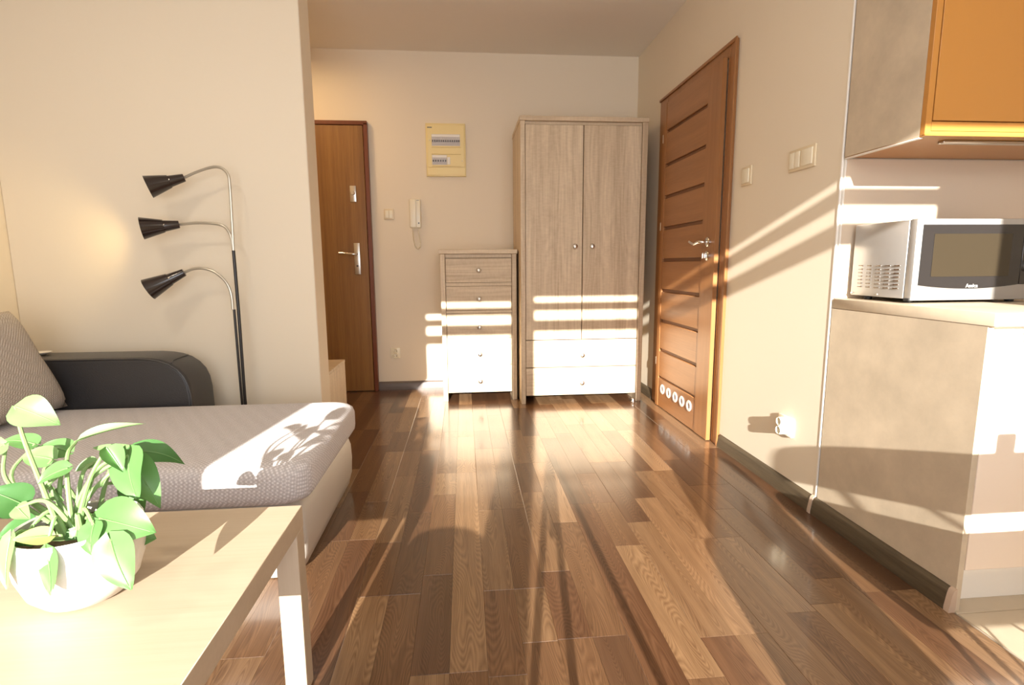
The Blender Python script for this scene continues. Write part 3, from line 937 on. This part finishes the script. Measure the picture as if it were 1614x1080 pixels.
crown = PC + Vector((0, 0, .112))
def leaf_px(bp_, tp, yb, yt, w_, nh, mat='leaf', fold=.25, droop=.12, stem=True, root=None, bend=None, heart=.18):
    """a leaf from its base to its tip, both given where the photograph shows them and how far away they are"""
    b = at(*bp_, 1, yb); t_ = at(*tp, 1, yt)
    lf_ = pp_.part('leaf', make_leaf(b, t_, w_, nh, mat, fold, droop, heart=heart), mat, smooth=80)
    pp_.part('midrib', MB().tube(make_leaf.rib, [.0013 - .0009 * i / 11 for i in range(12)], 5), 'leaf_pale' if mat != 'leaf_pale' else 'stem', lf_)
    if stem:
        r0 = root or crown + Vector((random.uniform(-.025, .025), random.uniform(-.03, .03), 0))
        md = (r0 + b) / 2 + Vector((0, 0, .035)) if bend is None else at(*bend, 1, (r0.y + yb) / 2)
        pts = curve_pts([r0 - Vector((0, 0, .01)), md, b], 8)
        pp_.part('stem', MB().tube(pts, [.0042 - .0017 * i / (len(pts) - 1) for i in range(len(pts))], 7), 'stem')
V = (0, -1, .35)
U = (0, -.35, 1)
leaf_px((24, 641), (93, 668), .93, .93, .060, (.35, -.8, .6), 'leaf_pale', .2, .10, bend=(40, 700), heart=.05)
leaf_px((120, 696), (228, 664), .96, 1.00, .022, (-.3, -.6, 1), 'leaf_pale', .9, .06, bend=(105, 730), heart=.0)
leaf_px((210, 713), (293, 723), .95, .97, .050, (.2, -.6, 1), 'leaf_dark', .2, .22, bend=(150, 745))
leaf_px((203, 718), (211, 787), .91, .88, .085, (-.45, -1, .35), 'leaf', .15, .08, bend=(140, 760), heart=.25)
leaf_px((205, 722), (253, 800), .93, .91, .052, (.5, -.8, .5), 'leaf', .3, .12, bend=(150, 770))
leaf_px((205, 760), (222, 818), .99, .98, .050, (.1, -1, .3), 'leaf', .1, .05)
leaf_px((160, 818), (240, 838), .86, .84, .082, (0, -.9, .8), 'leaf', .1, .10, bend=(130, 818), heart=.25)
leaf_px((185, 838), (244, 850), .93, .93, .070, (.1, -.9, .5), 'leaf', .1, .08)
leaf_px((175, 853), (203, 931), .83, .80, .064, (.15, -1, .25), 'leaf', .12, .08, bend=(150, 830), heart=.2)
leaf_px((148, 828), (141, 875), .85, .82, .040, (0, -1, .3), 'leaf', .3, .10)
leaf_px((122, 835), (118, 868), .87, .86, .036, (0, -1, .4), 'leaf', .2, .05)
leaf_px((73, 866), (83, 938), .815, .795, .036, (-.1, -1, .15), 'leaf', .15, -.05, bend=(78, 850), heart=.12)
leaf_px((17, 848), (6, 930), .83, .80, .034, (-.3, -1, .2), 'leaf_pale', .25, .05, bend=(40, 838))
leaf_px((38, 845), (42, 905), .86, .86, .040, (-.2, -1, .2), 'leaf', .2, .05)
leaf_px((36, 795), (-18, 772), .90, .88, .062, (.1, -.8, .8), 'leaf_dark', .15, .15, bend=(60, 812))
leaf_px((50, 832), (-8, 848), .93, .92, .062, (0, -.7, .9), 'leaf_dark', .15, .1)
leaf_px((78, 845), (20, 850), .84, .82, .032, (0, -.8, .8), 'leaf_yellow', .3, .05)
leaf_px((108, 712), (60, 702), .97, .97, .045, (0, -.6, 1), 'leaf', .25, .12, bend=(95, 760))
leaf_px((82, 724), (32, 717), .94, .94, .046, (.2, -.7, .9), 'leaf_pale', .2, .15, bend=(72, 755))
leaf_px((107, 738), (57, 760), .90, .88, .038, (-.2, -.8, .9), 'leaf', .3, .10, bend=(70, 780))
leaf_px((168, 706), (194, 744), .90, .89, .034, (.6, -.7, .4), 'leaf', .9, .05, bend=(140, 760), heart=.05)
leaf_px((205, 712), (146, 704), 1.02, 1.02, .030, (0, -.5, 1), 'leaf_pale', .1, .05)
leaf_px((150, 728), (118, 742), .96, .95, .026, (0, -.8, .8), 'leaf_pale', .3, .05)
leaf_px((84, 775), (98, 790), .93, .90, .020, (0, -1, .3), 'leaf_pale', .4, .05)
leaf_px((55, 700), (2, 692), 1.0, 1.0, .040, (0, -.5, 1), 'leaf', .2, .12, bend=(20, 760))
leaf_px((28, 800), (45, 818), .89, .87, .030, (0, -.8, .7), 'leaf_pale', .2, .05)
leaf_px((8, 700), (-20, 718), .92, .91, .040, (0, -.8, .7), 'leaf_pale', .2, .10, bend=(16, 765))

# ------------------------------------------------------------------ floor lamp
LY = 2.675
fl = Thing('floor_lamp', 'black three-armed floor lamp with cone shades behind the sofa', 'lamp', (-1.09, LY, 0))
fl.part('base', MB().lathe([(0, 0), (.058, 0), (.060, .008), (.055, .016), (.014, .020), (0, .020)], (-1.09, LY, 0), seg=32), 'lamp_pole')
def P(u, v, yy=LY): return at(u, v, 1, yy)
fl.part('pole', MB().tube([Vector((-1.082, LY, .018)), P(386, 628), P(376, 490), P(368, 395)], .0075, 12), 'lamp_pole')
fl.part('pole', MB().tube([Vector((-1.098, LY - .01, .018)), P(381, 628, LY - .012), P(369, 488, LY - .012)], .006, 12), 'lamp_pole')
arms = [
    ([P(368, 396), P(365, 340), P(362, 292), P(359, 275), P(349, 265), P(335, 263.5), P(313, 270), P(289, 280.5)], (289, 280.5), (234, 294.5), .085),
    ([P(368, 397), P(364.5, 375), P(357, 360.5), P(345, 354), P(315, 351.5), P(281, 354)], (281, 354), (224, 360), .085),
    ([P(367, 488, LY - .012), P(364.5, 465, LY - .012), P(357, 446, LY - .012), P(340, 430, LY - .012), P(322, 423.5, LY - .012), P(305, 424, LY - .012), P(289, 430, LY - .012)], (289, 430), (234.5, 456), .085),
]
for i, (pts, e0, e1, _) in enumerate(arms):
    fl.part('arm', MB().tube(curve_pts(pts, 6), .0066, 8), 'lamp_grey')
    a = P(*e0, LY - (.012 if i == 2 else 0)); b = P(*e1, LY - .055)
    ax = (b - a); L = ax.length; ax.normalize()
    sh = fl.part('lamp_shade', MB().lathe([(.0, -.004), (.017, -.004), (.018, 0), (.026, L * .40), (.029, L * .405), (.030, L * .43), (.050, L), (.051, L + .002),
                                           (.049, L), (.028, L * .42), (0, L * .40)], a, ax, 32, cap=False), 'lamp_black')
    sd = ax.cross(Vector((0, -1, 0))).normalized()
    fl.part('switch', MB().lathe([(.004, 0), (.004, .008), (0, .009)], a + ax * L * .33 + Vector((0, -.022, 0)), (0, -1, .3), 10), 'chrome', sh)
    fl.part('bulb', MB().lathe([(.012, L * .43), (.022, L * .62), (.024, L * .72), (.016, L * .84), (0, L * .87)], a, ax, 16), 'bulb' if i == 1 else 'white', sh)
    if i == 1:
        ld = bpy.data.lights.new('lamp_bulb', 'SPOT'); ld.energy = 5; ld.color = (1, .72, .32); ld.shadow_soft_size = .02
        ld.spot_size = math.radians(110); ld.spot_blend = .8
        lo = bpy.data.objects.new('lamp_bulb', ld); COL.objects.link(lo)
        lo.location = a + ax * (L + .005)
        lo.rotation_euler = (ax + Vector((0, .35, 0))).to_track_quat('-Z', 'Y').to_euler()

# ------------------------------------------------------------------ unseen stand-ins added behind the camera to cast shadows into the picture
def shell_chair(name, label, x, y, rz, width=.40, top=.82, gap=False, tab=False, low=.43, seat_top=.465):
    t = Thing(name, label, 'chair', (0, 0, 0), 'stand-in chairs added behind the camera for their shadows')
    hw = width / 2
    s = MB()
    s.box(-hw, hw, -.20, .20, low, seat_top, .03, 3)
    t.part('seat', s, 'white')
    bk = MB()
    zb = .62 if gap else .45
    n = 12
    poly = [(-hw, zb), (hw, zb)]
    for i in range(n + 1):
        a = PI * i / n
        poly.append((hw * math.copysign(abs(math.cos(a)) ** .55, math.cos(a)), zb + (top - zb) * (.55 + .45 * math.sin(a) ** .6)))
    bk.prism(poly, 'Y', -.20, -.18, .006, 2)
    if tab: bk.box(-.03, .03, -.20, -.18, top - .02, top + .055, .008, 2)  # tab added for the bump in the cast shadow
    t.part('backrest', bk, 'white')
    for sx in (-1, 1):
        for sy_ in (-1, 1):
            t.part('leg', MB().tube([(sx * hw * .45, sy_ * .10, low), (sx * (hw + .0), sy_ * .22, .0)], .008, 8), 'black')
    t.part('brace', MB().tube([(-hw * .8, -.17, .12), (hw * .5, .11, .42)], .004, 6).tube([(hw * .8, -.17, .12), (-hw * .5, .11, .42)], .004, 6), 'black')
    if gap:
        for sx in (-1, 1):
            t.part('back_post', MB().tube([(sx * hw * .55, -.19, .45), (sx * hw * .75, -.19, .65)], .006, 6).tube([(sx * hw * .2, -.19, .45), (sx * hw * .55, -.19, .65)], .004, 6), 'black')
    t.o.location = (x, y, 0); t.o.rotation_euler = (0, 0, rz)
    return t
shell_chair('shadow_chair', 'white solid-backed stand-in chair, added unseen behind the camera for its shadow', .80, .0, 0, .36, .82, low=.22)  # stand-in, seat box deepened to darken the floor
shell_chair('shadow_chair', 'white low-backed stand-in chair nearest the kitchen front, added unseen for its shadow', 1.33, .36, 0, .46, .80, gap=True, tab=True, low=.30, seat_top=.46)  # stand-in, added for the shadow bands on the kitchen side
tp = Thing('shadow_tripod', 'unseen black tripod added right behind the viewpoint for its shadow', 'tripod', (0.04, -.05, 0))  # unseen, added for the splayed leg shadows
tp.part('column', MB().tube([(.05, -.06, .55), (.05, -.06, .80)], .018, 10), 'black')
for ex, ey in ((.47, .0), (.12, .12), (-.12, -.30)):
    tp.part('leg', MB().tube([(.05 + (ex - .05) * .05, -.06, .78), ((.05 + ex) / 2, (-.06 + ey) / 2, .40), (ex, ey, .0)], [.014, .012, .009], 8), 'black')
pf = single('shadow_pouf', MB().lathe([(0, 0), (.15, 0), (.165, .03), (.17, .25), (.165, .47), (.14, .52), (0, .53)], (0, 0, 0)), 'leather_grey',
            'round grey stand-in added unseen behind the camera for its shadow', 'shadow_pouf')
pf.location = (-.332, .02, 0)  # added only for its round-topped floor shadow

# unseen tied-back drape added by the window to cut the sun on the left
cu = MB()
rings = []
for k in range(15):
    z = 2.5 - k * .17
    edge = -1.06 if z > 1.62 else -1.06 - .18 * min(1, (1.62 - z) / .16)
    row = []
    for j in range(25):
        u = j / 24
        row.append(Vector((-1.75 + (edge + 1.75) * u, YW + .10 + .025 * math.sin(u * 34), max(z, .02))))
    rings.append(row)
cu.rings(rings, close=False)
single('shadow_curtain', cu, 'shadow_curtain', 'beige drape added unseen at the left of the window to trim the sunlight', 'shadow_curtain', smooth=80)
